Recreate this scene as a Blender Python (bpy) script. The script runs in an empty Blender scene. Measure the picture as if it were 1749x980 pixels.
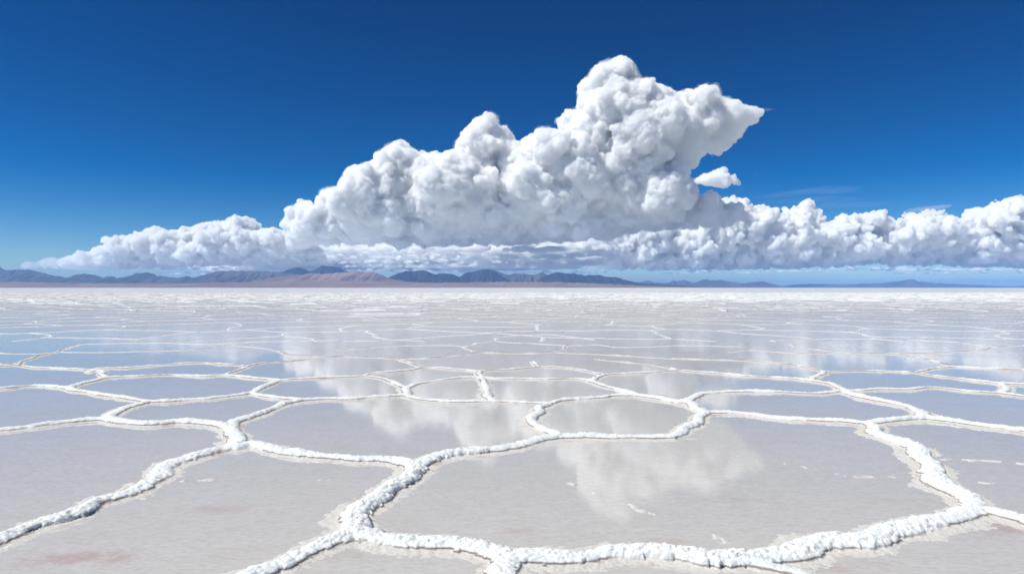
import bpy, math, random
import numpy as np
from mathutils import Vector, Matrix

random.seed(7)
rng = np.random.default_rng(7)
C = bpy.context.scene.collection
sc = bpy.context.scene

# ------------------------------------------------------------------ camera model (used to measure the place)
CAM_H = 1.6
FPX = 1166.0            # focal length in photograph pixels (24 mm on a 36 mm sensor)
CX, HY = 874.5, 491.3   # image centre column, row of the eye level

def gnd(px, py):        # a point seen on the flat ground
    d = CAM_H * FPX / (py - HY)
    return ((px - CX) * d / FPX, d)

def far(px, py, D):     # a far point at distance D
    return ((px - CX) * D / FPX, D, CAM_H + (HY - py) * D / FPX)

# ------------------------------------------------------------------ helpers
def mesh_obj(name, verts, faces, mat=None, parent=None, smooth=True, **props):
    me = bpy.data.meshes.new(name)
    verts = np.asarray(verts, dtype=np.float32)
    faces = np.asarray(faces, dtype=np.int32)
    n, k = faces.shape
    me.vertices.add(len(verts)); me.vertices.foreach_set('co', verts.ravel())
    me.loops.add(n * k); me.loops.foreach_set('vertex_index', faces.ravel())
    me.polygons.add(n)
    me.polygons.foreach_set('loop_start', np.arange(0, n * k, k, dtype=np.int32))
    me.polygons.foreach_set('use_smooth', np.full(n, smooth))
    me.update(calc_edges=True); me.validate()
    if mat: me.materials.append(mat)
    o = bpy.data.objects.new(name, me)
    C.objects.link(o)
    if parent: o.parent = parent
    for a, b in props.items(): o[a] = b
    return o

def hash2(ix, iy, s=0):
    h = (ix.astype(np.int64) * 374761393 + iy.astype(np.int64) * 668265263 + s * 2147483647 + 1013904223) & 0xffffffff
    h = ((h ^ (h >> 13)) * 1274126177) & 0xffffffff
    h = (h ^ (h >> 16)) & 0xffffff
    return h / float(0xffffff)

def vnoise(x, y, s=0):
    x = np.asarray(x, float); y = np.asarray(y, float)
    ix = np.floor(x); iy = np.floor(y)
    fx = x - ix; fy = y - iy
    fx = fx * fx * (3 - 2 * fx); fy = fy * fy * (3 - 2 * fy)
    ix = ix.astype(np.int64); iy = iy.astype(np.int64)
    a = hash2(ix, iy, s); b = hash2(ix + 1, iy, s); c = hash2(ix, iy + 1, s); d = hash2(ix + 1, iy + 1, s)
    return (a * (1 - fx) + b * fx) * (1 - fy) + (c * (1 - fx) + d * fx) * fy

def fbm(x, y, oct=4, s=0):
    t = 0; a = 0.5; n = 0
    for k in range(oct):
        t = t + a * vnoise(x * 2 ** k + 17.3 * k, y * 2 ** k - 9.1 * k, s + k); n += a; a *= 0.5
    return t / n

def worley(x, y, cell, s=0):
    """distance to the nearest jittered point, in units of the cell"""
    gx = x / cell; gy = y / cell
    ix = np.floor(gx).astype(np.int64); iy = np.floor(gy).astype(np.int64)
    best = np.full(gx.shape, 9.0); hid = np.zeros(gx.shape)
    for dx in (-1, 0, 1):
        for dy in (-1, 0, 1):
            jx = ix + dx; jy = iy + dy
            px = jx + hash2(jx, jy, s + 1); py = jy + hash2(jx, jy, s + 2)
            d = np.hypot(gx - px, gy - py)
            m = d < best
            hid = np.where(m, hash2(jx, jy, s + 3), hid)
            best = np.where(m, d, best)
    return best, hid

# ------------------------------------------------------------------ node helpers
def new_mat(name):
    m = bpy.data.materials.new(name); m.use_nodes = True
    nt = m.node_tree; nt.nodes.clear()
    out = nt.nodes.new('ShaderNodeOutputMaterial')
    return m, nt, out

def N(nt, kind, **kw):
    n = nt.nodes.new(kind)
    for k, v in kw.items():
        if k.startswith('i_'):
            key = k[2:].replace('_', ' ')
            n.inputs[key].default_value = v
        else: setattr(n, k, v)
    return n

def L(nt, a, b): nt.links.new(a, b)

def noise(nt, vec, scale, detail=4, rough=0.55, dist=0.0):
    n = N(nt, 'ShaderNodeTexNoise', i_Scale=scale, i_Detail=detail, i_Roughness=rough, i_Distortion=dist)
    L(nt, vec, n.inputs['Vector']); return n.outputs['Fac']

def ramp(nt, fac, lo, hi, a=0.0, b=1.0):
    m = N(nt, 'ShaderNodeMapRange', interpolation_type='SMOOTHSTEP')
    m.inputs['From Min'].default_value = lo; m.inputs['From Max'].default_value = hi
    m.inputs['To Min'].default_value = a; m.inputs['To Max'].default_value = b
    L(nt, fac, m.inputs['Value']); return m.outputs['Result']

def mixc(nt, fac, a, b):
    m = N(nt, 'ShaderNodeMix', data_type='RGBA')
    if isinstance(fac, float): m.inputs[0].default_value = fac
    else: L(nt, fac, m.inputs[0])
    for i, c in ((6, a), (7, b)):
        if isinstance(c, tuple): m.inputs[i].default_value = (*c, 1)
        else: L(nt, c, m.inputs[i])
    return m.outputs[2]

def math_(nt, op, a, b=None):
    m = N(nt, 'ShaderNodeMath', operation=op)
    for i, v in enumerate((a, b)):
        if v is None: continue
        if isinstance(v, (int, float)): m.inputs[i].default_value = v
        else: L(nt, v, m.inputs[i])
    return m.outputs[0]

def pos(nt, scale=(1, 1, 1)):
    g = N(nt, 'ShaderNodeNewGeometry')
    if scale == (1, 1, 1): return g.outputs['Position']
    m = N(nt, 'ShaderNodeMapping'); m.inputs['Scale'].default_value = scale
    L(nt, g.outputs['Position'], m.inputs['Vector']); return m.outputs['Vector']

# ------------------------------------------------------------------ world, sun, camera
SUN_EL, SUN_AZ = math.radians(55), math.radians(-110)     # azimuth clockwise from +Y: the sun stands beyond the flats, to the left
w = bpy.data.worlds.new('World'); sc.world = w; w.use_nodes = True
nt = w.node_tree; nt.nodes.clear()
wo = nt.nodes.new('ShaderNodeOutputWorld'); bg = nt.nodes.new('ShaderNodeBackground')
sky = nt.nodes.new('ShaderNodeTexSky'); sky.sky_type = 'NISHITA'; sky.sun_disc = False
sky.sun_elevation = SUN_EL; sky.sun_rotation = SUN_AZ; sky.altitude = 2300
sky.air_density = 1.0; sky.dust_density = 0.4; sky.ozone_density = 3.0
# contrast of the deep high-altitude blue (as through a polariser)
sc1 = N(nt, 'ShaderNodeVectorMath', operation='SCALE'); sc1.inputs[3].default_value = 0.1
gm = N(nt, 'ShaderNodeGamma'); gm.inputs[1].default_value = 1.66
sc2 = N(nt, 'ShaderNodeVectorMath', operation='SCALE'); sc2.inputs[3].default_value = 10.0
hs = N(nt, 'ShaderNodeHueSaturation'); hs.inputs['Saturation'].default_value = 1.25; hs.inputs['Hue'].default_value = 0.5015
L(nt, sky.outputs[0], sc1.inputs[0]); L(nt, sc1.outputs[0], gm.inputs[0]); L(nt, gm.outputs[0], sc2.inputs[0])
L(nt, sc2.outputs[0], hs.inputs['Color']); L(nt, hs.outputs[0], bg.inputs[0]); L(nt, bg.outputs[0], wo.inputs[0])
bg.inputs[1].default_value = 0.112

sun = bpy.data.lights.new('sun', 'SUN'); sun.energy = 4.9; sun.angle = math.radians(0.5); sun.color = (1.0, 1.0, 0.935)
so = bpy.data.objects.new('sun', sun); C.objects.link(so)
sdir = Vector((math.sin(SUN_AZ) * math.cos(SUN_EL), math.cos(SUN_AZ) * math.cos(SUN_EL), math.sin(SUN_EL)))
so.rotation_euler = sdir.to_track_quat('Z', 'Y').to_euler(); so.location = (0, 0, 50)

cam = bpy.data.cameras.new('camera'); co = bpy.data.objects.new('camera', cam); C.objects.link(co)
cam.lens = 24.0; cam.sensor_width = 36.0
cam.clip_start = 0.05; cam.clip_end = 600000
co.location = (0, 0, CAM_H); co.rotation_euler = (math.radians(90) + math.atan((HY - 490) / FPX), 0, 0)
sc.camera = co

sc.view_settings.view_transform = 'Standard'; sc.view_settings.look = 'None'
sc.view_settings.gamma = 1; sc.view_settings.exposure = 0.0; sc.view_settings.use_curve_mapping = False
cy = sc.cycles
cy.use_denoising = True; cy.denoiser = 'OPENIMAGEDENOISE'; cy.denoising_prefilter = 'ACCURATE'
cy.max_bounces = 44; cy.diffuse_bounces = 6; cy.glossy_bounces = 3; cy.transmission_bounces = 2
cy.volume_bounces = 26; cy.transparent_max_bounces = 12
cy.use_adaptive_sampling = True; cy.adaptive_threshold = 0.02

# ------------------------------------------------------------------ materials
HAZE, HAZECOL = 1.35e-5, (0.24, 0.50, 0.98, 1)
def vapour(name, density):
    m, nt, out = new_mat(name)
    v = N(nt, 'ShaderNodeVolumeScatter', i_Density=density, i_Anisotropy=0.0); v.inputs['Color'].default_value = (1, 1, 1, 1)
    L(nt, v.outputs[0], out.inputs['Volume']); return m
M_CLOUD = vapour('cloud_vapour', 1 / 170.0); M_SOFT = vapour('soft_cloud_vapour', 1 / 170.0)

# ------------------------------------------------------------------ clouds
def poly_tools(poly):
    P = np.array(poly, float); Q = np.roll(P, -1, 0)
    def inside(x, y):
        c = np.zeros(np.shape(x), bool)
        for (x1, y1), (x2, y2) in zip(P, Q):
            if y1 == y2: continue
            m = ((y1 > y) != (y2 > y)) & (x < (x2 - x1) * (y - y1) / (y2 - y1) + x1)
            c ^= m
        return c
    def dist(x, y):
        best = np.full(np.shape(x), 1e9)
        for a, b in zip(P, Q):
            ab = b - a; l2 = max((ab ** 2).sum(), 1e-9)
            t = np.clip(((x - a[0]) * ab[0] + (y - a[1]) * ab[1]) / l2, 0, 1)
            best = np.minimum(best, np.hypot(x - a[0] - t * ab[0], y - a[1] - t * ab[1]))
        return best
    return inside, dist, P

ICO = None
def ico():
    global ICO
    if ICO is None:
        import bmesh
        bm = bmesh.new(); bmesh.ops.create_icosphere(bm, subdivisions=2, radius=1)
        v = np.array([list(q.co) for q in bm.verts]); f = np.array([[q.index for q in g.verts] for g in bm.faces]); bm.free()
        ICO = (v, f)
    return ICO

def cloud_balls(poly, seed, rmax=60, n1=900, flat=1.0, depth=1.0, small=4.0, n2=22, n3=9, up=0.35):
    """balls (x, depth, y, r) in photograph pixels filling an outline, cauliflower fashion"""
    r_ = np.random.default_rng(seed)
    inside, dist, P = poly_tools(poly)
    lo, hi = P.min(0), P.max(0)
    X = r_.uniform(lo[0], hi[0], n1 * 12); Y = r_.uniform(lo[1], hi[1], n1 * 12)
    m = inside(X, Y); X = X[m]; Y = Y[m]; Dm = dist(X, Y)
    order = np.argsort(-Dm)
    prim = []
    for i in order:
        r = min(Dm[i] * 0.98, rmax)
        if r < small: continue
        ok = True
        for (x, d, y, q) in prim:
            if math.hypot(x - X[i], y - Y[i]) < 0.62 * max(q, r) if q < 2 * r else math.hypot(x - X[i], y - Y[i]) < q * 0.93 - r * 0.0:
                ok = False; break
        if ok:
            prim.append((X[i], r_.uniform(-0.8, 0.8) * r * depth, Y[i], r))
        if len(prim) >= n1: break
    prim = np.array(prim)
    allb = [prim]
    cur = prim
    for lev, cnt in ((0, n2), (1, n3), (2, 5)):
        nb = []
        for (x, d, y, q) in cur:
            if q < small * 2: continue
            c = cnt if q > 20 else max(5, int(cnt * q / 20))
            v = r_.normal(size=(c, 3)); v[:, 1] -= 0.6; v[:, 2] += up
            v /= np.linalg.norm(v, axis=1)[:, None]
            rr = q * (0.14 + 0.42 * r_.random(c) ** 1.6)
            cx = x + v[:, 0] * q * 0.88; cd = d + v[:, 1] * q * 0.88 * depth; cyy = y - v[:, 2] * q * 0.88
            k = (rr > small * 0.8)
            nb.append(np.stack([cx, cd, cyy, rr], 1)[k])
        if not nb: break
        nb = np.concatenate(nb)
        ins = inside(nb[:, 0], nb[:, 2]); dd = dist(nb[:, 0], nb[:, 2])
        nb = nb[ins & (dd > nb[:, 3] * 0.75)]
        allb.append(nb); cur = nb
    return np.concatenate(allb)

def make_cloud(name, label, balls, D, mat, voxel=1.35, disp=((30, 8), (20, -11), (9, 4), (3.8, 2.8)), flat=1.0, thick=1.0, warp=None, stretch=1.0, **props):
    k = D / FPX
    v0, f0 = ico()
    n = len(balls)
    cx, cyy, cz = (balls[:, 0] - CX) * k, D + balls[:, 1] * k * thick, CAM_H + (HY - balls[:, 2]) * k
    if warp is not None: cyy = cyy + warp(balls) * k
    r = balls[:, 3] * k
    base = np.array([(balls[:, 0].mean() - CX) * k, D, CAM_H + (HY - balls[:, 2].mean()) * k])
    V = np.stack([cx, cyy, cz], 1)[:, None, :] - base + v0[None] * r[:, None, None] * np.array([stretch, thick, flat])
    F = f0[None] + (np.arange(n) * len(v0))[:, None, None]
    o = mesh_obj(name, V.reshape(-1, 3), F.reshape(-1, 3), None)
    m = o.modifiers.new('fuse', 'REMESH'); m.mode = 'VOXEL'; m.voxel_size = voxel * k; m.adaptivity = 0; m.use_smooth_shade = True
    for i, (size, amp) in enumerate(disp):
        if amp < 0:
            t = bpy.data.textures.new('billow', 'CLOUDS'); t.noise_scale = size * k; t.noise_type = 'HARD_NOISE'; t.noise_depth = 4
            t.noise_basis = 'ORIGINAL_PERLIN'
        else:
            t = bpy.data.textures.new('billow', 'VORONOI'); t.noise_scale = size * k; t.distance_metric = 'DISTANCE_SQUARED'
        d = o.modifiers.new('billow', 'DISPLACE'); d.texture = t; d.strength = -amp * k * 1.0; d.mid_level = 0.35
        d.texture_coords = 'LOCAL'
    dg = bpy.context.evaluated_depsgraph_get()
    me = bpy.data.meshes.new_from_object(o.evaluated_get(dg))
    bpy.data.objects.remove(o)
    me.materials.clear(); me.materials.append(mat)
    me.polygons.foreach_set('use_smooth', np.ones(len(me.polygons), bool))
    o = bpy.data.objects.new(name, me); C.objects.link(o); o.location = base
    o['label'] = label
    for a, b in props.items(): o[a] = b
    print(name, 'balls', n, 'verts', len(me.vertices))
    return o

STRATA = [(455,432),(480,420),(600,414),(800,412),(960,408),(1030,404),(1060,420),(1050,440),(1030,455),(960,463),(800,466),(640,466),(520,468),(400,466),(330,462),(300,455),(380,446)]
TOWER = [(487,385),(492,362),(505,348),(517,341),(532,345),(545,352),(551,330),(560,322),(575,318),(590,305),(600,298),(615,305),(622,290),(638,280),(645,260),(660,246),(680,237),(695,247),(705,255),(722,258),(730,268),(745,262),(756,258),(765,264),(780,263),(784,240),(792,222),(812,206),(838,198),(850,208),(856,218),(870,225),(880,232),(878,245),(887,252),(893,247),(905,232),(925,230),(935,236),(955,234),(960,228),(948,212),(950,195),(960,187),(978,186),(985,160),(988,138),(1002,122),(1022,113),(1042,108),(1062,114),(1072,128),(1085,140),(1092,158),(1110,154),(1125,151),(1138,160),(1155,163),(1172,162),(1200,168),(1230,175),(1260,181),(1285,184),(1306,185),(1303,202),(1285,212),(1272,222),(1262,238),(1243,252),(1230,266),(1215,264),(1203,262),(1195,275),(1180,290),(1168,300),(1160,297),(1152,297),(1160,300),(1178,308),(1190,325),(1210,335),(1228,337),(1250,348),(1272,352),(1280,362),(1270,380),(1230,392),(1150,392),(1100,395),(1060,408),(1000,414),(900,418),(800,422),(700,424),(600,420),(530,425),(492,425)]
LEFTB = [(92,455),(100,442),(112,437),(128,438),(150,427),(180,417),(205,403),(235,401),(255,391),(270,385),(290,393),(320,389),(345,385),(365,375),(385,379),(405,366),(425,368),(436,380),(440,392),(470,388),(495,390),(540,395),(540,440),(450,452),(300,458),(150,461),(110,460)]
RIGHTB = [(985,440),(1000,412),(1040,397),(1100,388),(1150,372),(1200,350),(1260,348),(1290,360),(1310,358),(1330,370),(1340,358),(1352,365),(1375,352),(1395,358),(1400,376),(1412,374),(1425,368),(1450,370),(1475,365),(1500,368),(1530,378),(1545,365),(1560,370),(1585,362),(1610,372),(1635,378),(1650,364),(1680,360),(1700,351),(1722,353),(1740,365),(1790,360),(1850,380),(1900,400),(1900,456),(1749,459),(1600,455),(1500,452),(1400,459),(1200,462),(1000,462)]
SMALL = [(1180,312),(1195,300),(1205,294),(1220,290),(1230,284),(1240,284),(1245,295),(1262,305),(1268,312),(1264,320),(1250,316),(1235,322),(1215,320),(1200,318)]

D0 = 60000.0
tb = cloud_balls(TOWER, 3, rmax=62, n1=420)
make_cloud('cumulus_cloud', 'towering white cumulus with a wedge-shaped anvil pointing to one side', tb, D0, M_CLOUD, category='cloud', kind='thing')
ANVIL = [(1085,172),(1110,157),(1140,157),(1172,160),(1200,166),(1230,173),(1260,179),(1285,182),(1310,184),(1306,202),(1286,213),(1272,224),(1262,240),(1243,254),(1230,268),(1215,266),(1203,262),(1195,277),(1180,290),(1150,300),(1110,290),(1080,240)]
ab = cloud_balls(ANVIL, 14, rmax=40, n1=260, small=3.0, depth=0.7, up=0.1)
tower = bpy.data.objects['cumulus_cloud']
an = make_cloud('anvil', 'smooth pale wedge drawn out to a point', ab, 58500.0, vapour('anvil_vapour', 1 / 260.0), voxel=1.35, disp=((22, 2.5), (10, -3), (5, 1.6)))
an.parent = tower; an.matrix_parent_inverse = tower.matrix_world.inverted(); bpy.context.view_layer.update()
an.matrix_parent_inverse = Matrix.Translation(-tower.location)
fb = tb[tb[:, 3] > 5].copy(); fb[:, 3] += 1.8
fr = make_cloud('fringe', 'thin torn vapour around the edge of the cloud', fb, D0, vapour('torn_vapour', 1 / 2000.0), voxel=1.6, disp=((24, 4), (14, -9), (6, 4), (3.6, 3.5)))
fr.parent = tower; fr.matrix_parent_inverse = Matrix.Translation(-tower.location)
lb = cloud_balls(LEFTB, 5, rmax=17, n1=420, small=2.2, depth=1.6)
make_cloud('cloud_bank', 'low cumulus bank tapering away over the bluish range of mountains', lb, 66000.0, M_SOFT, voxel=1.3, disp=((16, 5), (12, -7), (6, 3), (3.2, 1.6)), category='cloud bank', kind='thing')
RIGHTB = [(x, 366 + (y - 366) * 1.7 - 4 if (1240 < x < 1880 and y < 385) else y) for x, y in RIGHTB]
rb = cloud_balls(RIGHTB, 9, rmax=22, n1=620, small=2.4, depth=1.8)
make_cloud('cloud_bank', 'long low cumulus bank behind and beyond the towering cloud, over the lowest hills', rb, 80000.0, M_SOFT, voxel=1.3, disp=((16, 5), (12, -7), (6, 3), (3.2, 1.6)), category='cloud bank', kind='thing')
sb = cloud_balls(SMALL, 11, rmax=14, n1=60, small=2.5)
make_cloud('cumulus_cloud', 'small detached grey-white cloud below the tip of the anvil', sb, 52000.0, M_CLOUD, voxel=1.0, disp=((12, 4), (8, -5), (4, 2.2)), category='cloud', kind='thing')


st = cloud_balls(STRATA, 31, rmax=16, n1=300, small=2.2, depth=2.0)
make_cloud('cloud_bank', 'grey flat-bottomed mass of layered cloud filling the space under the towering cumulus', st, 72000.0, M_SOFT, voxel=1.2, disp=((14, 4), (10, -5), (4, 2.0)), stretch=2.0, flat=0.8, category='cloud bank', kind='thing')
# flat grey layers hanging under and behind the towers
def layer_balls(rows, seed, ry=3.0):
    r_ = np.random.default_rng(seed); out = []
    for (xa, xb, y, h) in rows:
        n = int((xb - xa) / 5)
        for k in range(n):
            x = xa + (xb - xa) * (k + r_.random()) / n
            e = min(x - xa, xb - x) / (xb - xa) * 2
            r = h * (0.35 + 0.65 * r_.random()) * min(1, e * 3 + .15)
            out.append((x, r_.uniform(-40, 40), y + r_.uniform(-.5, .5) * h * .5, max(r, 1.2)))
    return np.array(out)
lay = layer_balls([(440, 1010, 428, 9), (300, 700, 437, 6), (520, 1040, 441, 7), (350, 900, 448, 5), (120, 560, 452, 5), (560, 1010, 455, 5), (90, 420, 459, 3.5), (430, 800, 462, 3.5), (700, 1060, 465, 3), (160, 640, 467, 2.5)], 21)
make_cloud('clouds', 'flat grey streaky cloud layer hanging below the towering cumulus above the mountains', lay, 68000.0, M_CLOUD, voxel=1.2, disp=((14, 3), (5, 1.5)), stretch=2.6, flat=0.8, kind='stuff')
lay2 = layer_balls([(1180, 1240, 462, 4), (1130, 1300, 466, 2.2), (1300, 1420, 463, 3), (1500, 1800, 461, 4), (1520, 1640, 466, 2.5), (1380, 1560, 459, 4), (1620, 1860, 465, 2.0)], 22)
make_cloud('clouds', 'thin broken scraps of cloud below the long bank, above the lowest hills', lay2, 76000.0, M_CLOUD, voxel=1.0, disp=((10, 2), (4, 1)), stretch=2.6, flat=0.6, kind='stuff')


# thin high wisps
def wisp(name, label, D, x0, y0, x1, y1, h, dens, seed, bend=0.0, dp=55, **props):
    k = D / FPX; nu, nv = 60, 14
    V = []
    for i in range(nu):
        t = i / (nu - 1); e = max(1e-3, math.sin(math.pi * t) ** 0.8)
        x = x0 + (x1 - x0) * t; y = y0 + (y1 - y0) * t - bend * math.sin(math.pi * t) + 2.0 * (float(fbm(np.array([t * 5]), np.array([0.]), 3, seed)[0]) - .5)
        hh = h * e * (0.5 + float(fbm(np.array([t * 9]), np.array([3.]), 3, seed + 1)[0]))
        for j in range(nv):
            a = 2 * math.pi * j / nv
            V.append(((x - CX) * k, D + math.cos(a) * e * dp * k, CAM_H + (HY - y + math.sin(a) * hh / 2) * k))
    F = [(i * nv + j, i * nv + (j + 1) % nv, (i + 1) * nv + (j + 1) % nv, (i + 1) * nv + j) for i in range(nu - 1) for j in range(nv)]
    n0 = len(V); V = V + [tuple(np.mean(V[:nv], 0)), tuple(np.mean(V[-nv:], 0))]
    F += [(n0, (j + 1) % nv, j, j) for j in range(nv)] if False else []
    o = mesh_obj(name, V[:n0], F, vapour('thin_vapour', dens), label=label, **props)
    import bmesh
    bm = bmesh.new(); bm.from_mesh(o.data); bmesh.ops.holes_fill(bm, edges=[e for e in bm.edges if e.is_boundary], sides=0); bmesh.ops.recalc_face_normals(bm, faces=bm.faces); bm.to_mesh(o.data); bm.free()
    return o
wisp('lens_cloud', 'small smooth lens-shaped wisp of cloud above the long cumulus bank', 70000, 1552, 357, 1618, 355, 8, 1 / 9000, 1, category='cloud', kind='thing')
for q in ((1275, 338, 1440, 328, 2.0, 3), (1330, 331, 1478, 330, 2.4, 6), (1290, 346, 1490, 341, 2.0, 2), (1350, 353, 1530, 349, 2.2, 1), (1400, 326, 1470, 326, 2.0, 1)):
    wisp('cirrus_streak', 'faint thin streak of high cloud in the blue above the long cumulus bank', 70000, q[0], q[1], q[2], q[3], q[4], 1 / 26000, int(q[0]), bend=q[5], category='cloud', kind='thing', group='faint cirrus streaks over the cumulus bank')
wisp('cloud_puff', 'tiny faint puff of vapour beside the small detached cloud', 60000, 1282, 300, 1300, 298, 6, 1 / 12000, 5, dp=10, category='cloud', kind='thing')
wisp('cirrus_streak', 'frayed wisp trailing from the tip of the anvil', 60000, 1280, 188, 1326, 187, 6, 1 / 5000, 8, dp=8, category='cloud', kind='thing')

M_TAIL = vapour('thinning_cloud_vapour', 1 / 900.0)
tail = np.concatenate([cloud_balls(q, 40 + i, rmax=9, n1=40, small=1.8) for i, q in enumerate(([(62,452),(70,443),(85,438),(104,440),(112,450),(104,458),(75,458)], [(30,455),(38,449),(52,446),(66,450),(68,458),(40,460)]))])
make_cloud('cloud_bank', 'faint puffs of cloud thinning out above the first peaks where the low bank ends', tail, 66000.0, M_TAIL, voxel=1.1, disp=((10, 4), (5, 2)), stretch=1.3, category='cloud bank', kind='thing')

# ------------------------------------------------------------------ the salt crust network
# each traced ridge: (scale, [(px, py), ...])
T = []
def R(*pts, s=1.0): T.append((s, list(pts)))
J12=(395,732); J13=(401,764); J14=(712,798); J15=(952,747); J16=(590,911); J17=(884,950); J18=(1672,874); J19=(1481,724); J20=(1207,706)
J21=(1586,715); J22=(1452,668); J23=(1166,685); J24=(1090,676); J25=(935,690); J26=(688,676); J27=(692,662); J28=(824,645); J29=(1014,650)
J30=(1035,641); J31=(1158,633); J32=(916,626); J33=(812,634); J34=(728,628); J35=(676,612); J36=(969,590); J37=(846,582); J38=(1406,635)
J39=(1382,650); J40=(1706,672); J41=(1716,656); J42=(1557,636); J1=(180,717); J2=(424,672); J3=(117,665); J4=(250,687); J5=(182,645)
J6=(28,624); J7=(98,601); J8=(390,641); J9=(423,626); J10=(477,650); J11=(516,684)
R((-140,752),(-60,742),(0,737),(69,728),(137,720),J1)
R(J1,(206,701),J4); R(J4,(292,686),(360,681),(400,676),J2)
R((-90,668),(0,664),(62,659),J3); R(J3,(154,672),(206,680),J4); R(J3,(137,657),J5)
R(J5,(165,633),(103,629),(60,628),J6); R(J6,(0,626),(-70,628)); R(J6,(55,612),J7); R((-60,624),(0,621),J6,s=.8)
R(J7,(171,602),(240,600),(326,598),(370,593),(412,591),(463,597),(497,607),(550,608),(600,610),(644,611),J35,s=.75)
R(J7,(130,591),(144,588),(223,586),(292,586),(360,588),(412,585),(515,582),(575,581),s=.7)
R((-60,604),(0,603),(58,604),J7,s=.8)
R(J5,(223,643),(292,641),(350,643),J8); R((150,636),(165,630),(223,628),(274,624),(309,621),(360,621),J9)
R(J8,J9); R(J9,(446,621),(497,617),(549,611),(600,610)); R(J8,(430,646),J10)
R(J10,(515,648),(566,645),(626,643),(661,650),J27); R(J10,(453,660),J2)
R(J2,(446,677),(480,681),J11); R(J11,(560,683),(600,682),(640,679),J26)
R(J11,(480,693),(439,710),(412,722),J12); R(J1,(213,722),(257,724),(343,722),(372,725),J12,s=1.15)
R(J12,(395,748),J13,s=1.25); R(J13,(377,766),(326,781),(292,793),(257,814),(223,838),(172,855),(137,876),(86,896),(34,917),(0,929),(-60,955),(-150,1000),s=1.05)
R(J13,(429,761),(480,771),(549,779),(600,785),(644,785),(685,791),J14,s=1.05)
R(J14,(747,786),(788,776),(832,770),(877,764),(918,754),J15,s=1.1); R(J14,(705,812),(678,831),(644,848),(609,869),(596,886),J16,s=1.15)
R(J16,(566,925),(515,946),(480,968),(446,982),(400,1005),(330,1050),s=1.05)
R(J16,(644,922),(695,927),(764,931),(815,936),(860,945),J17,s=1.15); R(J17,(874,975),(868,1010),(860,1060),s=1.1)
R(J17,(918,951),(987,953),(1055,950),(1124,949),(1175,955),(1218,961),(1269,958),(1314,951),(1355,938),(1406,927),(1475,924),(1526,909),(1578,900),(1629,887),J18,s=1.25)
R((1262,960),(1300,970),(1350,979),(1400,1000),s=.7)
R(J18,(1705,879),(1749,889),(1800,905),(1880,925),s=.95); R(J18,(1643,845),(1622,828),(1595,807),(1571,786),(1561,769),(1526,752),(1490,737),J19,s=1.25)
R(J15,(987,745),(1038,746),(1107,746),(1149,743),(1176,730),(1198,715),J20); 
R(J20,(1252,706),(1320,713),(1389,718),(1441,721),J19,s=1.05); R(J19,(1509,719),(1545,716),J21,s=1.05); R(J21,(1629,720),(1681,727),(1749,735),(1830,744),s=1.1)
R(J21,(1567,703),(1543,692),(1492,682),(1460,674),J22,s=1.15); R(J22,(1389,673),(1320,670),(1235,670),(1200,673),(1178,680),J23)
R(J23,(1183,694),J20); R(J23,(1158,688),(1124,681),J24); R(J24,(1055,676),(1004,681),(960,685),J25)
R(J25,(918,703),(911,720),(932,735),J15); R(J25,(884,688),(832,685),(764,686),(712,682),J26); R(J26,J27,s=1.1)
R(J27,(729,653),(781,646),J28); R(J28,(829,651),(831,669),(836,684)); R(J28,(860,648),(918,648),(975,647),J29)
R(J29,(1021,657),(1055,665),(1076,671),J24,s=1.1); R(J29,J30); R(J30,(1090,638),J31); R(J30,(987,631),(952,628),J32); R(J32,(867,631),J33)
R(J33,(764,630),J34); R(J33,(818,641),J28); R(J34,(695,633),(637,638),(622,643)); R(J34,(705,621),J35); R(J35,(729,612),(781,607),(825,603),(884,604),(925,603),(952,598),J36,s=.85)
R(J32,(910,618)); R(J36,(901,586),(865,585),J37,s=.8); R(J37,(850,577),(877,573),(935,571),(969,574),(1014,580),s=.8); R(J37,(815,586),(794,592),s=.8)
R((575,598),(626,595),(695,590),(781,591),(808,600),s=.7); R(J36,(1021,589),(1055,593),(1107,592),(1175,590),(1266,592),s=.8)
R((952,602),(1014,605),(1090,609),(1175,613),(1218,614),(1286,617),(1355,624),J38,s=.9); R((1021,613),(1072,619),(1107,621),(1141,628),J31,s=.9)
R(J31,(1235,639),(1303,644),(1355,647),J39,s=1.0); R(J39,J38); R(J39,(1423,657),J22)
R(J22,(1492,666),(1561,665),(1595,662),(1646,668),J40,s=.95); R(J40,(1749,677),(1830,682)); R(J40,J41); R(J41,(1749,657),(1830,659)); R(J41,(1663,650),(1612,644),(1578,640),J42,s=.95)
R(J38,(1458,634),(1509,634),J42,s=1.0); R(J42,(1590,629),(1629,627),(1698,630),(1749,632),(1840,634),s=1.0)
R((1626,624),(1595,616),(1561,610),(1513,605),(1458,603),(1406,598),(1362,593),(1348,589),s=.85)
R((1513,604),(1595,603),(1663,599),(1698,594),(1749,590),(1820,589),s=.8); R((1698,593),(1629,584),(1561,581),s=.75); R((1242,601),(1286,598),(1355,603),(1458,604),s=.8)
NTR = len(T)
# faint broken ridgelets just breaking the water
R((1160,748),(1200,750),(1225,758),(1252,770),s=.42); R((1255,778),(1310,785),(1370,797),(1440,810),(1520,812),(1600,815),s=.3)
R((1150,890),(1180,900),(1230,918),(1262,940),(1275,952),s=.36); R((1085,865),(1110,880),(1178,894),s=.3); R((1598,783),(1650,783),(1705,787),(1760,792),s=.33)
R((1662,822),(1749,832),s=.3); R((980,826),(1000,838),(1045,857),s=.28); R((300,820),(345,818),s=.28); R((530,817),(575,811),s=.28)

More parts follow.
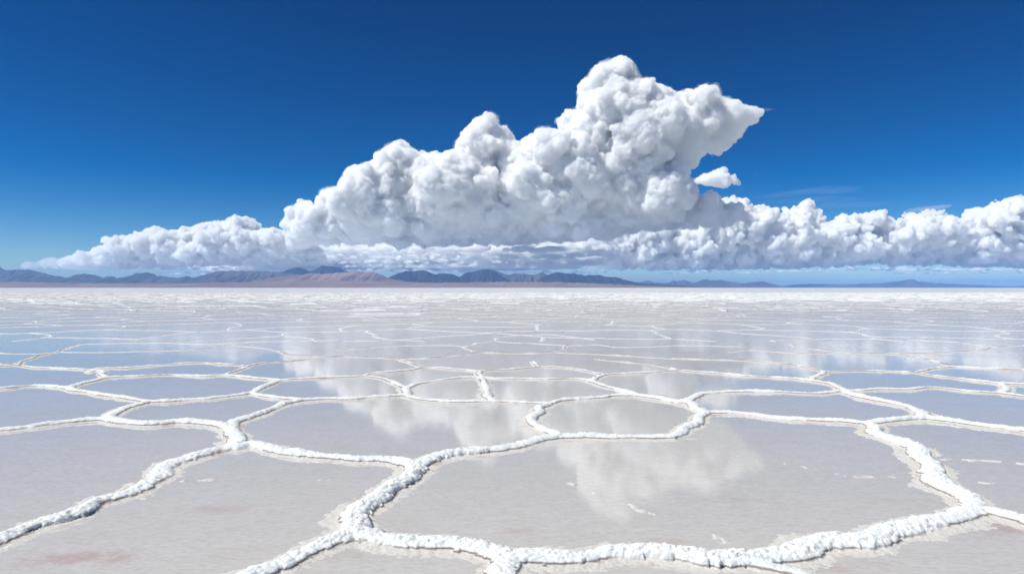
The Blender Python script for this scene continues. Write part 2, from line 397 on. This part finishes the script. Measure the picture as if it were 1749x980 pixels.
def smooth(pts, step):
    P = np.array(pts)
    if len(P) > 2:
        Q = np.vstack([2 * P[0] - P[1], P, 2 * P[-1] - P[-2]]); out = []
        for i in range(1, len(Q) - 2):
            n = max(2, int(np.hypot(*(Q[i + 1] - Q[i])) / step))
            t = (np.arange(n) / n)[:, None]
            a, b, c, d = Q[i - 1], Q[i], Q[i + 1], Q[i + 2]
            m1 = (c - a) * 0.5; m2 = (d - b) * 0.5; l = np.hypot(*(c - b))
            for m_ in (m1, m2):
                k = np.hypot(*m_)
                if k > l: m_ *= l / k
            out.append((2*t**3-3*t**2+1)*b + (t**3-2*t**2+t)*m1 + (-2*t**3+3*t**2)*c + (t**3-t**2)*m2)
        out.append(P[-1:]); P = np.vstack(out)
    else:
        n = max(2, int(np.hypot(*(P[1] - P[0])) / step)); t = np.linspace(0, 1, n + 1)[:, None]; P = P[0] * (1 - t) + P[1] * t
    return P

LINES = []   # (points Nx2, scale, id)
for i, (s, pts) in enumerate(T):
    g = [gnd(x, y) for x, y in pts]
    P = smooth(g, 0.06)
    j = np.stack([vnoise(P[:, 0] * 3.1, P[:, 1] * 3.1, 50) - .5, vnoise(P[:, 0] * 3.1, P[:, 1] * 3.1, 51) - .5], 1) * 0.10
    j += np.stack([vnoise(P[:, 0] * 1.1, P[:, 1] * 1.1, 52) - .5, vnoise(P[:, 0] * 1.1, P[:, 1] * 1.1, 53) - .5], 1) * 0.10
    LINES.append((P + j, s, i))

# ---- irregular polygons for the rest of the flat
CELL = 3.9
def seed(i, j):
    a = hash2(np.array([i]), np.array([j]), 301)[0]; b = hash2(np.array([i]), np.array([j]), 302)[0]
    return ((i + 0.5 * (j % 2) + 0.12 + 0.76 * a) * CELL * 1.1, (j + 0.12 + 0.76 * b) * CELL * 0.92)
JMAX = 64
cells = {}
S = {}
for j in range(-3, JMAX + 2):
    xm = 0.95 * j * CELL + 26
    for i in range(int(-xm / CELL) - 2, int(xm / CELL) + 3): S[(i, j)] = seed(i, j)
def clip(poly, nx, ny, c):      # keep nx*x+ny*y <= c
    out = []
    for k in range(len(poly)):
        a = poly[k]; b = poly[(k + 1) % len(poly)]
        da = nx * a[0] + ny * a[1] - c; db = nx * b[0] + ny * b[1] - c
        if da <= 0: out.append(a)
        if (da < 0) != (db < 0) and abs(da - db) > 1e-12:
            t = da / (da - db); out.append((a[0] + t * (b[0] - a[0]), a[1] + t * (b[1] - a[1])))
    return out
for (i, j), (x, y) in S.items():
    if j < -2 or j > JMAX: continue
    poly = [(x - 9, y - 9), (x + 9, y - 9), (x + 9, y + 9), (x - 9, y + 9)]
    full = True
    for di in (-2, -1, 0, 1, 2):
        for dj in (-2, -1, 0, 1, 2):
            if (di, dj) == (0, 0): continue
            q = S.get((i + di, j + dj))
            if q is None:
                if abs(di) < 2 and abs(dj) < 2: full = False
                continue
            nx, ny = q[0] - x, q[1] - y
            poly = clip(poly, nx, ny, nx * (x + q[0]) / 2 + ny * (y + q[1]) / 2)
    if full: cells[(i, j)] = poly
def warp2(P):
    P = np.asarray(P, float)
    a = np.stack([vnoise(P[:, 0] * .45, P[:, 1] * .45, 60) - .5, vnoise(P[:, 0] * .45, P[:, 1] * .45, 61) - .5], 1) * 1.5
    b = np.stack([vnoise(P[:, 0] * 2.1, P[:, 1] * 2.1, 62) - .5, vnoise(P[:, 0] * 2.1, P[:, 1] * 2.1, 63) - .5], 1) * 0.22
    return P + a + b
edges = {}
for poly in cells.values():
    for k in range(len(poly)):
        a = poly[k]; b = poly[(k + 1) % len(poly)]
        if math.hypot(a[0] - b[0], a[1] - b[1]) < 0.05: continue
        key = tuple(sorted(((round(a[0], 2), round(a[1], 2)), (round(b[0], 2), round(b[1], 2)))))
        edges[key] = (a, b)
def traced_zone(P):     # ground already covered by the traced ridges
    d = np.maximum(P[:, 1], 0.1); px = CX + P[:, 0] * FPX / d; py = HY + CAM_H * FPX / d
    return (py > 583) & (px > -75) & (px < 1815)
FARL = []
for a, b in edges.values():
    n = max(2, int(math.hypot(a[0] - b[0], a[1] - b[1]) / (0.08 if max(a[1], b[1]) < 46 else 0.4)))
    t = np.linspace(0, 1, n + 1)[:, None]
    P = warp2(np.array(a) * (1 - t) + np.array(b) * t)
    z = traced_zone(P)
    h_ = hash2(np.array([int(a[0] * 50)]), np.array([int(b[1] * 50)]), 9)[0]
    s = 0.35 + 0.55 * h_
    run = []
    for k in range(len(P)):
        if not z[k]: run.append(P[k])
        if z[k] or k == len(P) - 1:
            if len(run) > 1: FARL.append((np.array(run), s))
            run = []

# ---- height of the crust
def crust(x, y, d, s):
    """height above the bed at distance d from the ridge line, with the ridge's scale s"""
    faint = s < 0.45
    n1 = fbm(x * 1.7, y * 1.7, 3, 70); n2 = vnoise(x * 6, y * 6, 71)
    wd = 0.078 * s * (0.62 + 0.5 * n1 + 0.32 * n2)
    brk = np.clip((vnoise(x * 5, y * 5, 66) - .38) * 6, 0, 1)
    s = np.where(s < 0.45, s * (0.05 + 0.85 * brk), s) * np.clip(1.0 - (y - 6.5) / 20.0, 0.40, 1.0)
    wd = wd * np.clip(1.0 - (y - 6.5) / 20.0, 0.40, 1.0)
    H = 0.042 * np.minimum(s, 1.3) * (0.55 + 0.9 * fbm(x * 2.3, y * 2.3, 3, 72))
    wx = x + .045 * (fbm(x * 16, y * 16, 3, 77) - .5); wy = y + .045 * (fbm(x * 16, y * 16, 3, 78) - .5)
    f1, h1 = worley(wx, wy, 0.043, 80); f2, h2 = worley(wx, wy, 0.017, 84)
    lump = np.sqrt(np.clip(1 - (f1 / 0.78) ** 2, 0, 1)) * (0.6 + 0.6 * h1); fine = np.sqrt(np.clip(1 - (f2 / 0.8) ** 2, 0, 1))
    t = d / wd + (h1 - .5) * 0.35
    core = np.clip(1 - t ** 2, 0, 1) ** 0.42
    hh = np.where(core > 0, core * H * (0.36 + 0.50 * fbm(x * 12, y * 12, 3, 75) + 0.42 * lump * h2 ** .3 + 0.26 * fine), -1.0)
    sk = wd + 0.055 * s * (0.3 + 1.3 * vnoise(x * 4, y * 4, 90)) + np.where(faint, 0.002, 0.010)
    skirt = 0.013 * (1 - d / sk) + 0.006 * (fine - .5) * (d < sk) + 0.006 * (fbm(x * 22, y * 22, 3, 92) - .5) * (d > wd) + 0.006 * (vnoise(x * 30, y * 30, 91) - .5)
    z = np.maximum(hh, skirt)
    z = np.where(faint, z * 0.6 - 0.026 * (1 - np.clip((fbm(x * 9, y * 9, 3, 67) - .42) * 7, 0, 1)), z)
    return np.where(d > sk + .06, -0.035, z)

M_RIDGE, nt, out = new_mat('salt_crust')
p = N(nt, 'ShaderNodeBsdfPrincipled', i_Roughness=0.75); p.inputs['Specular IOR Level'].default_value = 0.3
p.inputs['Subsurface Weight'].default_value = 0.35; p.inputs['Subsurface Scale'].default_value = 0.02; p.inputs['Subsurface Radius'].default_value = (1.0, 0.9, 0.8)
P = pos(nt); g = N(nt, 'ShaderNodeSeparateXYZ'); L(nt, P, g.inputs[0])
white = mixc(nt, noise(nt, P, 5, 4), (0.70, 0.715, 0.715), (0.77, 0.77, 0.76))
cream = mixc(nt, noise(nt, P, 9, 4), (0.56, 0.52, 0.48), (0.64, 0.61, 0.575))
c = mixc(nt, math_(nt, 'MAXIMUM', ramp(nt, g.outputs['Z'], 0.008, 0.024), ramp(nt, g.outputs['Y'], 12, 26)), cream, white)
line = math_(nt, 'MULTIPLY', ramp(nt, g.outputs['Z'], 0.008, 0.013), ramp(nt, g.outputs['Z'], 0.016, 0.026, 1.0, 0.0))  # dark line low on the ridges: shade of their dirty undercut painted in
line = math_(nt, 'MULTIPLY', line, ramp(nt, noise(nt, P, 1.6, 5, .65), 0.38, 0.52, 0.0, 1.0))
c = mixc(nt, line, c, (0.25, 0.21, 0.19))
stain = math_(nt, 'MULTIPLY', ramp(nt, noise(nt, P, 2.2, 5, .6), 0.56, 0.72, 0.0, 0.7), ramp(nt, g.outputs['Z'], 0.012, 0.05, 1.0, 0.0))
c = mixc(nt, stain, c, (0.40, 0.25, 0.20))
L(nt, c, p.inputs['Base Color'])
b = N(nt, 'ShaderNodeBump', i_Strength=0.5, i_Distance=0.006); L(nt, noise(nt, P, 90, 5, .7), b.inputs['Height']); L(nt, b.outputs[0], p.inputs['Normal'])
L(nt, p.outputs[0], out.inputs[0])

root = bpy.data.objects.new('salt_ridge_network', None); C.objects.link(root)
root['label'] = 'network of knobbly white salt ridges parting the flat into shallow polygonal pools'
root['category'] = 'salt ridges'; root['kind'] = 'thing'

def quads_from(mask, ny, nx):
    m = mask.reshape(ny, nx)
    q = m[:-1, :-1] | m[1:, :-1] | m[:-1, 1:] | m[1:, 1:]
    jj, ii = np.nonzero(q); a = jj * nx + ii
    return np.stack([a, a + 1, a + nx + 1, a + nx], 1)

parts_v = {}
for (y0, y1, xl, st) in ((2.2, 4.6, 5.2, 0.0075), (4.6, 6.6, 7.5, 0.010), (6.6, 10.0, 12, 0.016), (10.0, 18.0, 21, 0.03), (18.0, 30.0, 32, 0.055), (30.0, 46.0, 44, 0.09)):
    nx = int(2 * xl / st) + 1; ny = int(round((y1 - y0) / st)) + 1
    gx = np.linspace(-xl, xl, nx); gy = np.linspace(y0, y1, ny)
    D = np.full((ny, nx), 9.0, np.float32); Sg = np.ones((ny, nx), np.float32); I = np.full((ny, nx), -1, np.int32)
    eff = D.copy()
    RAD = 0.42
    for (P_, s, i) in LINES + [(p_, s_, 100000) for p_, s_ in FARL]:
        lo = P_.min(0) - RAD; hi = P_.max(0) + RAD
        if hi[1] < y0 or lo[1] > y1 or hi[0] < -xl or lo[0] > xl: continue
        dseg = max(1, int(0.12 / max(1e-6, np.hypot(*(P_[min(1, len(P_)-1)] - P_[0])))))
        Q = P_[::dseg] if dseg > 1 else P_
        if not np.allclose(Q[-1], P_[-1]): Q = np.vstack([Q, P_[-1:]])
        rad = RAD * max(.5, min(s, 1.0))
        for a, b_ in zip(Q[:-1], Q[1:]):
            x0 = min(a[0], b_[0]) - rad; x1 = max(a[0], b_[0]) + rad; ya = min(a[1], b_[1]) - rad; yb = max(a[1], b_[1]) + rad
            i0 = max(0, int((x0 + xl) / (gx[1] - gx[0]))); i1 = min(nx, int((x1 + xl) / (gx[1] - gx[0])) + 2)
            j0 = max(0, int((ya - y0) / (gy[1] - gy[0]))); j1 = min(ny, int((yb - y0) / (gy[1] - gy[0])) + 2)
            if i0 >= i1 or j0 >= j1: continue
            X = gx[i0:i1][None]; Y = gy[j0:j1][:, None]
            ab = b_ - a; l2 = ab @ ab + 1e-12
            t = np.clip(((X - a[0]) * ab[0] + (Y - a[1]) * ab[1]) / l2, 0, 1)
            d = np.sqrt((X - a[0] - t * ab[0]) ** 2 + (Y - a[1] - t * ab[1]) ** 2)
            e = d / (0.3 + 0.7 * s)
            sub = eff[j0:j1, i0:i1]; m = e < sub
            sub[m] = e[m]; D[j0:j1, i0:i1][m] = d[m]; Sg[j0:j1, i0:i1][m] = s; I[j0:j1, i0:i1][m] = i
    XX, YY = np.meshgrid(gx, gy)
    x = XX.ravel(); y = YY.ravel(); d = D.ravel(); s = Sg.ravel()
    near = d < RAD * 1.05
    Z = np.full(x.shape, -0.035)
    dd = d[near]
    if st > 0.02:
        Z[near] = crust(x[near], y[near], dd, s[near] * (1.0 if st < .05 else 1.15))
    else:
        Z[near] = crust(x[near], y[near], dd, s[near])
    F = quads_from(Z > -0.03, ny, nx)
    owner = I.ravel()[F].max(1)
    # lean the lumps a little so the crust undercuts on the near side
    lean = np.clip(Z, 0, 1) * 0.25
    V = np.stack([x + lean * (vnoise(x * 40, y * 40, 99) - .5), y - lean, Z], 1)
    for k in np.unique(owner):
        if k < 0: continue
        f = F[owner == k]; u, inv = np.unique(f, return_inverse=True)
        parts_v.setdefault(int(k), []).append((V[u], inv.reshape(f.shape)))

# ---- distant ridges: low strips
sv, sf = [], []; cnt = 0
for P_, s in FARL:
    if P_[:, 1].min() < 45.8: continue
    tn = np.gradient(P_, axis=0); tn /= np.hypot(tn[:, 0], tn[:, 1])[:, None] + 1e-9
    nn = np.stack([-tn[:, 1], tn[:, 0]], 1)
    wd = (0.09 + 0.10 * vnoise(P_[:, 0] * 3, P_[:, 1] * 3, 5))[:, None] * s; ht = (0.02 + 0.045 * vnoise(P_[:, 0] * 2, P_[:, 1] * 2, 6)) * s
    rows = [np.column_stack([P_ - nn * wd * 1.3, np.full(len(P_), -.032)]), np.column_stack([P_ - nn * wd * .7, ht * .85]), np.column_stack([P_, ht]), np.column_stack([P_ + nn * wd * .7, ht * .85]), np.column_stack([P_ + nn * wd * 1.3, np.full(len(P_), -.032)])]
    V = np.stack(rows, 1).reshape(-1, 3); n = len(P_)
    q = np.array([[cnt + i * 5 + k, cnt + (i + 1) * 5 + k, cnt + (i + 1) * 5 + k + 1, cnt + i * 5 + k + 1] for i in range(n - 1) for k in range(4)])
    sv.append(V); sf.append(q); cnt += len(V)
parts_v.setdefault(100000, []).append((np.vstack(sv), np.vstack(sf)))

for k, lst in sorted(parts_v.items()):
    off = 0; vs, fs = [], []
    for v_, f_ in lst: vs.append(v_); fs.append(f_ + off); off += len(v_)
    v_ = np.vstack(vs); f_ = np.vstack(fs)
    if k == 100000:
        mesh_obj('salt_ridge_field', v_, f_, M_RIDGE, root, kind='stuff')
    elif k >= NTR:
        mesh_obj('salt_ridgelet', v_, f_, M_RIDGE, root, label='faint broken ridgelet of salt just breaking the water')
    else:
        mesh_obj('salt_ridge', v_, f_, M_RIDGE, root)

# ------------------------------------------------------------------ the flat itself and the film of brine
M_SALT, nt, out = new_mat('dry_salt')
p = N(nt, 'ShaderNodeBsdfPrincipled', i_Roughness=0.4); p.inputs['Specular IOR Level'].default_value = 0.4
P = pos(nt)
c = mixc(nt, noise(nt, P, 0.11, 6, .6), (0.62, 0.63, 0.63), (0.68, 0.685, 0.68))
Ps = pos(nt, (0.25, 1, 1))
c = mixc(nt, ramp(nt, noise(nt, Ps, 0.05, 7, .65), .52, .72, 0, .55), c, (0.52, 0.53, 0.56))
v = N(nt, 'ShaderNodeTexVoronoi', i_Scale=.24, feature='DISTANCE_TO_EDGE'); L(nt, P, v.inputs['Vector'])
c = mixc(nt, ramp(nt, v.outputs['Distance'], 0.0, 0.05, .5, 0), c, (0.72, 0.72, 0.715))
L(nt, c, p.inputs['Base Color'])
b = N(nt, 'ShaderNodeBump', i_Strength=0.2, i_Distance=0.04); L(nt, noise(nt, P, 1.6, 8, .65), b.inputs['Height']); L(nt, b.outputs[0], p.inputs['Normal'])
L(nt, p.outputs[0], out.inputs[0])
mesh_obj('ground', [(-1.5e5, -3e3, -.03), (1.5e5, -3e3, -.03), (1.5e5, 1.3e5, -.03), (-1.5e5, 1.3e5, -.03)], [(0, 1, 2, 3)], M_SALT, kind='structure')

M_WET, nt, out = new_mat('brine_over_salt')
p = N(nt, 'ShaderNodeBsdfPrincipled', i_IOR=1.34)
P = pos(nt)
c = mixc(nt, noise(nt, P, 0.5, 5, .6), (0.50, 0.465, 0.425), (0.585, 0.55, 0.51))
Pst = pos(nt, (0.45, 1, 1))
c = mixc(nt, ramp(nt, noise(nt, Pst, 7, 7, .7), .35, .7, 0, .5), c, (0.61, 0.575, 0.545))
Pf = pos(nt, (0.3, 1, 1))
c = mixc(nt, ramp(nt, noise(nt, Pf, 38, 4, .7), .42, .68, 0, .35), c, (0.36, 0.335, 0.31))
c = mixc(nt, ramp(nt, noise(nt, Pf, 70, 4, .75), .48, .68, 0, .6), c, (0.66, 0.64, 0.61))
c = mixc(nt, ramp(nt, noise(nt, Pst, 2.0, 6, .65), .55, .72, 0, .30), c, (0.50, 0.42, 0.37))
# reddish algae patches
red = None
nz = N(nt, 'ShaderNodeTexNoise', i_Scale=5.0, i_Detail=8.0, i_Roughness=.78); L(nt, P, nz.inputs['Vector'])
for (px, py, rx, ry, a) in ((125, 955, .34, .16, .9), (372, 868, .26, .12, .5), (885, 906, .15, .07, .75), (1140, 922, .18, .07, .6), (1715, 903, .34, .16, .85), (1430, 968, .35, .10, .5), (1255, 850, .3, .12, .3), (860, 965, .14, .07, .5), (560, 948, .3, .1, .4), (1530, 855, .4, .1, .25)):
    gx_, gy_ = gnd(px, py)
    s1 = N(nt, 'ShaderNodeVectorMath', operation='SUBTRACT'); s1.inputs[1].default_value = (gx_, gy_, 0); L(nt, P, s1.inputs[0])
    s2 = N(nt, 'ShaderNodeVectorMath', operation='MULTIPLY'); s2.inputs[1].default_value = (1 / rx, 1 / ry, 0); L(nt, s1.outputs[0], s2.inputs[0])
    s3 = N(nt, 'ShaderNodeVectorMath', operation='LENGTH'); L(nt, s2.outputs[0], s3.inputs[0])
    k = math_(nt, 'ADD', s3.outputs['Value'], math_(nt, 'MULTIPLY', math_(nt, 'SUBTRACT', nz.outputs['Fac'], 0.5), 5.0))
    k = ramp(nt, k, -0.2, 1.3, a * .62, 0.0)
    red = k if red is None else math_(nt, 'MAXIMUM', red, k)
c = mixc(nt, red, c, (0.45, 0.28, 0.25))
L(nt, c, p.inputs['Base Color'])
sy = N(nt, 'ShaderNodeSeparateXYZ'); L(nt, P, sy.inputs[0])
L(nt, math_(nt, 'ADD', ramp(nt, noise(nt, P, 0.35, 3), .35, .7, .012, .05), ramp(nt, sy.outputs['Y'], 7, 40, 0, .24)), p.inputs['Roughness'])
b1 = N(nt, 'ShaderNodeBump', i_Strength=0.12, i_Distance=0.002); L(nt, noise(nt, Pst, 22, 4, .6), b1.inputs['Height'])
b2 = N(nt, 'ShaderNodeBump', i_Strength=0.03, i_Distance=0.01); L(nt, noise(nt, Pst, 2.2, 3, .5), b2.inputs['Height']); L(nt, b1.outputs[0], b2.inputs['Normal'])
L(nt, b2.outputs[0], p.inputs['Normal'])
L(nt, p.outputs[0], out.inputs[0])
WY = 25.0
wv = [(-60, -12, 0), (60, -12, 0), (60, WY, 0), (-60, WY, 0)]; wf = [(0, 1, 2, 3)]
import bmesh
bm = bmesh.new()
bm.faces.new([bm.verts.new(q) for q in wv])
for (i, j), poly in cells.items():
    x, y = S[(i, j)]
    if y < WY - 6: continue
    big = vnoise(np.array([x * .03]), np.array([y * .045]), 33)[0]; h_ = hash2(np.array([i]), np.array([j]), 44)[0]
    lim = 1.35 - (y - 25) / 60.0 + (big - .5) * 0.9 + (0.12 if x > 0 else 0)
    if h_ > lim: continue
    pts = []
    for k in range(len(poly)):
        a = np.array(poly[k]); b_ = np.array(poly[(k + 1) % len(poly)]); t = np.linspace(0, 1, 7)[:-1, None]
        pts.append(a * (1 - t) + b_ * t)
    W_ = warp2(np.vstack(pts)); 
    q = clip([tuple(r) for r in W_], 0, -1, -WY)
    if len(q) < 3: continue
    if q: bm.faces.new([bm.verts.new((r[0], r[1], 0.0)) for r in q])
me = bpy.data.meshes.new('water'); bm.to_mesh(me); bm.free(); me.materials.append(M_WET)
o = bpy.data.objects.new('water', me); C.objects.link(o); o['kind'] = 'structure'

# ------------------------------------------------------------------ mountains
def rock(name, c1, c2, scale):
    m, nt, out = new_mat(name)
    p = N(nt, 'ShaderNodeBsdfPrincipled', i_Roughness=0.95); p.inputs['Specular IOR Level'].default_value = 0.1
    P = pos(nt); c = mixc(nt, ramp(nt, noise(nt, P, scale, 7, .6), .35, .65), c1, c2)
    L(nt, c, p.inputs['Base Color']); L(nt, p.outputs[0], out.inputs[0]); return m
M_DARK = rock('dark_volcanic_rock', (0.022, 0.020, 0.022), (0.050, 0.044, 0.042), 1 / 1500)
M_MID = rock('brown_rock', (0.075, 0.060, 0.055), (0.15, 0.115, 0.10), 1 / 1800)
M_TAN = rock('tan_desert_slope', (0.22, 0.145, 0.115), (0.34, 0.23, 0.18), 1 / 2500)

def mountain(name, label, D, sil, mat, run=2600, seed=1, step=1.2, gully=0.62, back=2500):
    sil = np.array(sil, float)
    px = np.arange(sil[0, 0], sil[-1, 0] + step, step)
    k = D / FPX
    top = (HY - np.interp(px, sil[:, 0], sil[:, 1])) * k
    top = np.maximum(top + (fbm(px * .16, px * 0, 5, seed) - .5) * 3.0 * k * np.clip(top / (12 * k), 0.1, 1), 0)
    X = (px - CX) * k
    ts = np.concatenate([np.linspace(-1, 0, 13)[:-1], np.linspace(0, 1, 40)])   # -1 behind, 0 crest, 1 foot towards the camera
    V = []
    for t in ts:
        if t <= 0: h = top * (1 + t) ** 1.0; yy = np.full(len(X), D - t * back)
        else:
            wx = X + (fbm(X / 900, X * 0 + t * 2, 3, seed + 9) - .5) * 900 * t
            tp = np.interp(wx, X, top)
            rg = 1 - np.abs(2 * fbm(wx / 430, np.full(len(X), t * 1.5), 4, seed + 5) - 1)     # spurs running down the slope
            rg2 = 1 - np.abs(2 * fbm(wx / 190, np.full(len(X), t * 2.5), 3, seed + 15) - 1)
            base = (1 - t) ** 1.35
            h = tp * base * (1 - gully * min(1, t * 4) * (1 - rg)  - .18 * min(1, t * 5) * (1 - rg2))
            yy = D - t * run * (0.85 + 0.3 * fbm(X / 1500, X * 0, 2, seed + 3))
        V.append(np.stack([X, yy, h * 1.0 - 8 * (abs(t) >= 1)], 1))
    V = np.vstack(V); nx = len(X); nyy = len(ts)
    jj, ii = np.meshgrid(np.arange(nyy - 1), np.arange(nx - 1), indexing='ij'); a = (jj * nx + ii).ravel()
    o = mesh_obj(name, V, np.stack([a, a + nx, a + nx + 1, a + 1], 1), mat, kind='structure')
    o['label'] = label
    return o
mountain('mountain', 'hazy ridge at the left end of the horizon', 46000, [(-120,462),(-60,456),(-20,459),(0,456),(10,461),(21,461),(31,460),(41,460),(60,462),(80,470),(110,481),(130,490)], M_MID, seed=2)
mountain('mountain', 'bluish range of rounded peaks on the left of the horizon', 38000, [(-140,470),(-60,470),(0,472),(25,470),(38,467),(48,462),(52,462),(66,465),(79,467),(96,471),(113,474),(130,469),(147,467),(165,471),(177,474),(187,471),(202,475),(220,471),(233,466),(250,465),(271,471),(302,474),(312,473),(319,471),(329,474),(357,467),(377,462),(412,463),(449,462),(470,464),(500,466),(560,474),(640,484),(690,490)], M_MID, run=4500, seed=3)
mountain('mountain', 'pair of dark blue peaks behind the tan slopes, with a small and a broad summit', 42000, [(440,485),(470,467),(487,463),(500,457),(508,456),(520,459),(530,463),(540,459),(548,455),(565,454),(580,456),(592,463),(602,468),(625,480),(650,489)], M_DARK, seed=4)
mountain('mountain', 'tan mountain with two low humps before the dark blue twin peaks', 33000, [(380,490),(420,483),(460,474),(500,470),(530,467),(555,468),(575,466),(590,465),(600,463),(612,462),(622,465),(636,464),(650,469),(665,475),(690,480),(730,484),(790,489)], M_TAN, run=5000, seed=5, gully=.35)
mountain('mountain', 'dark blue flat-topped massif near the middle of the horizon', 36000, [(640,485),(665,474),(679,466),(693,463),(705,463),(723,461),(734,465),(741,468),(768,467),(778,470),(785,472),(795,466),(802,464),(806,465),(823,460),(835,459),(845,463),(854,469),(866,477),(890,487)], M_DARK, seed=6)
mountain('mountain', 'tan shoulder rising between two dark blue massifs', 38500, [(800,485),(820,466),(836,459),(845,461),(856,466),(868,469),(880,467),(900,468),(912,469),(922,465),(930,466),(940,472),(960,480),(990,487)], M_MID, seed=7)
mountain('mountain', 'dark blue ridge sinking gently to the salt past the middle of the horizon', 35000, [(905,486),(925,475),(940,468),(952,465),(960,465),(968,467),(979,466),(988,468),(1000,470),(1020,469),(1035,472),(1052,473),(1068,478),(1085,482),(1105,484),(1150,487),(1200,489.5),(1265,490.6)], M_DARK, seed=8)
mountain('mountain', 'low bluish hills with several small summits just beyond the sinking dark ridge', 52000, [(1060,490),(1085,484),(1100,480),(1108,479.5),(1120,482),(1138,483),(1150,480),(1160,479),(1170,478),(1184,483),(1192,480),(1205,476.5),(1219,479),(1232,478),(1253,482),(1270,484),(1285,482),(1301,480),(1315,484),(1335,488),(1350,490.5)], M_MID, seed=9)
mountain('mountain', 'long thin line of low blue hills with one small summit at the far end of the horizon', 60000, [(1310,490.8),(1340,488.5),(1360,485.5),(1400,485),(1450,485.5),(1480,483.5),(1500,484),(1530,481),(1545,479),(1557,477),(1570,480),(1590,483),(1640,485),(1680,487),(1720,489),(1760,487.5),(1800,485),(1860,487)], M_MID, seed=10)
mountain('hill', 'flat reddish-brown desert apron at the foot of the mountains', 29000, [(-160,482),(0,481),(150,484),(300,484),(420,482),(520,480),(640,480),(740,483),(860,481),(960,482),(1040,485),(1100,488),(1180,490),(1300,490.9)], M_TAN, run=7500, seed=12, gully=.12)

# ------------------------------------------------------------------ air
mh, nt, out = new_mat('air')
v = N(nt, 'ShaderNodeVolumePrincipled', i_Density=HAZE, i_Anisotropy=0.0)
v.inputs['Color'].default_value = HAZECOL
L(nt, v.outputs[0], out.inputs['Volume'])
x0, x1, y0, y1, z0, z1 = -1.55e5, 1.55e5, -3.2e3, 1.32e5, -1.1, 1250.0
mesh_obj('haze', [(x0,y0,z0),(x1,y0,z0),(x1,y1,z0),(x0,y1,z0),(x0,y0,z1),(x1,y0,z1),(x1,y1,z1),(x0,y1,z1)], [(0,3,2,1),(4,5,6,7),(0,1,5,4),(1,2,6,5),(2,3,7,6),(3,0,4,7)], mh, smooth=False, kind='stuff')
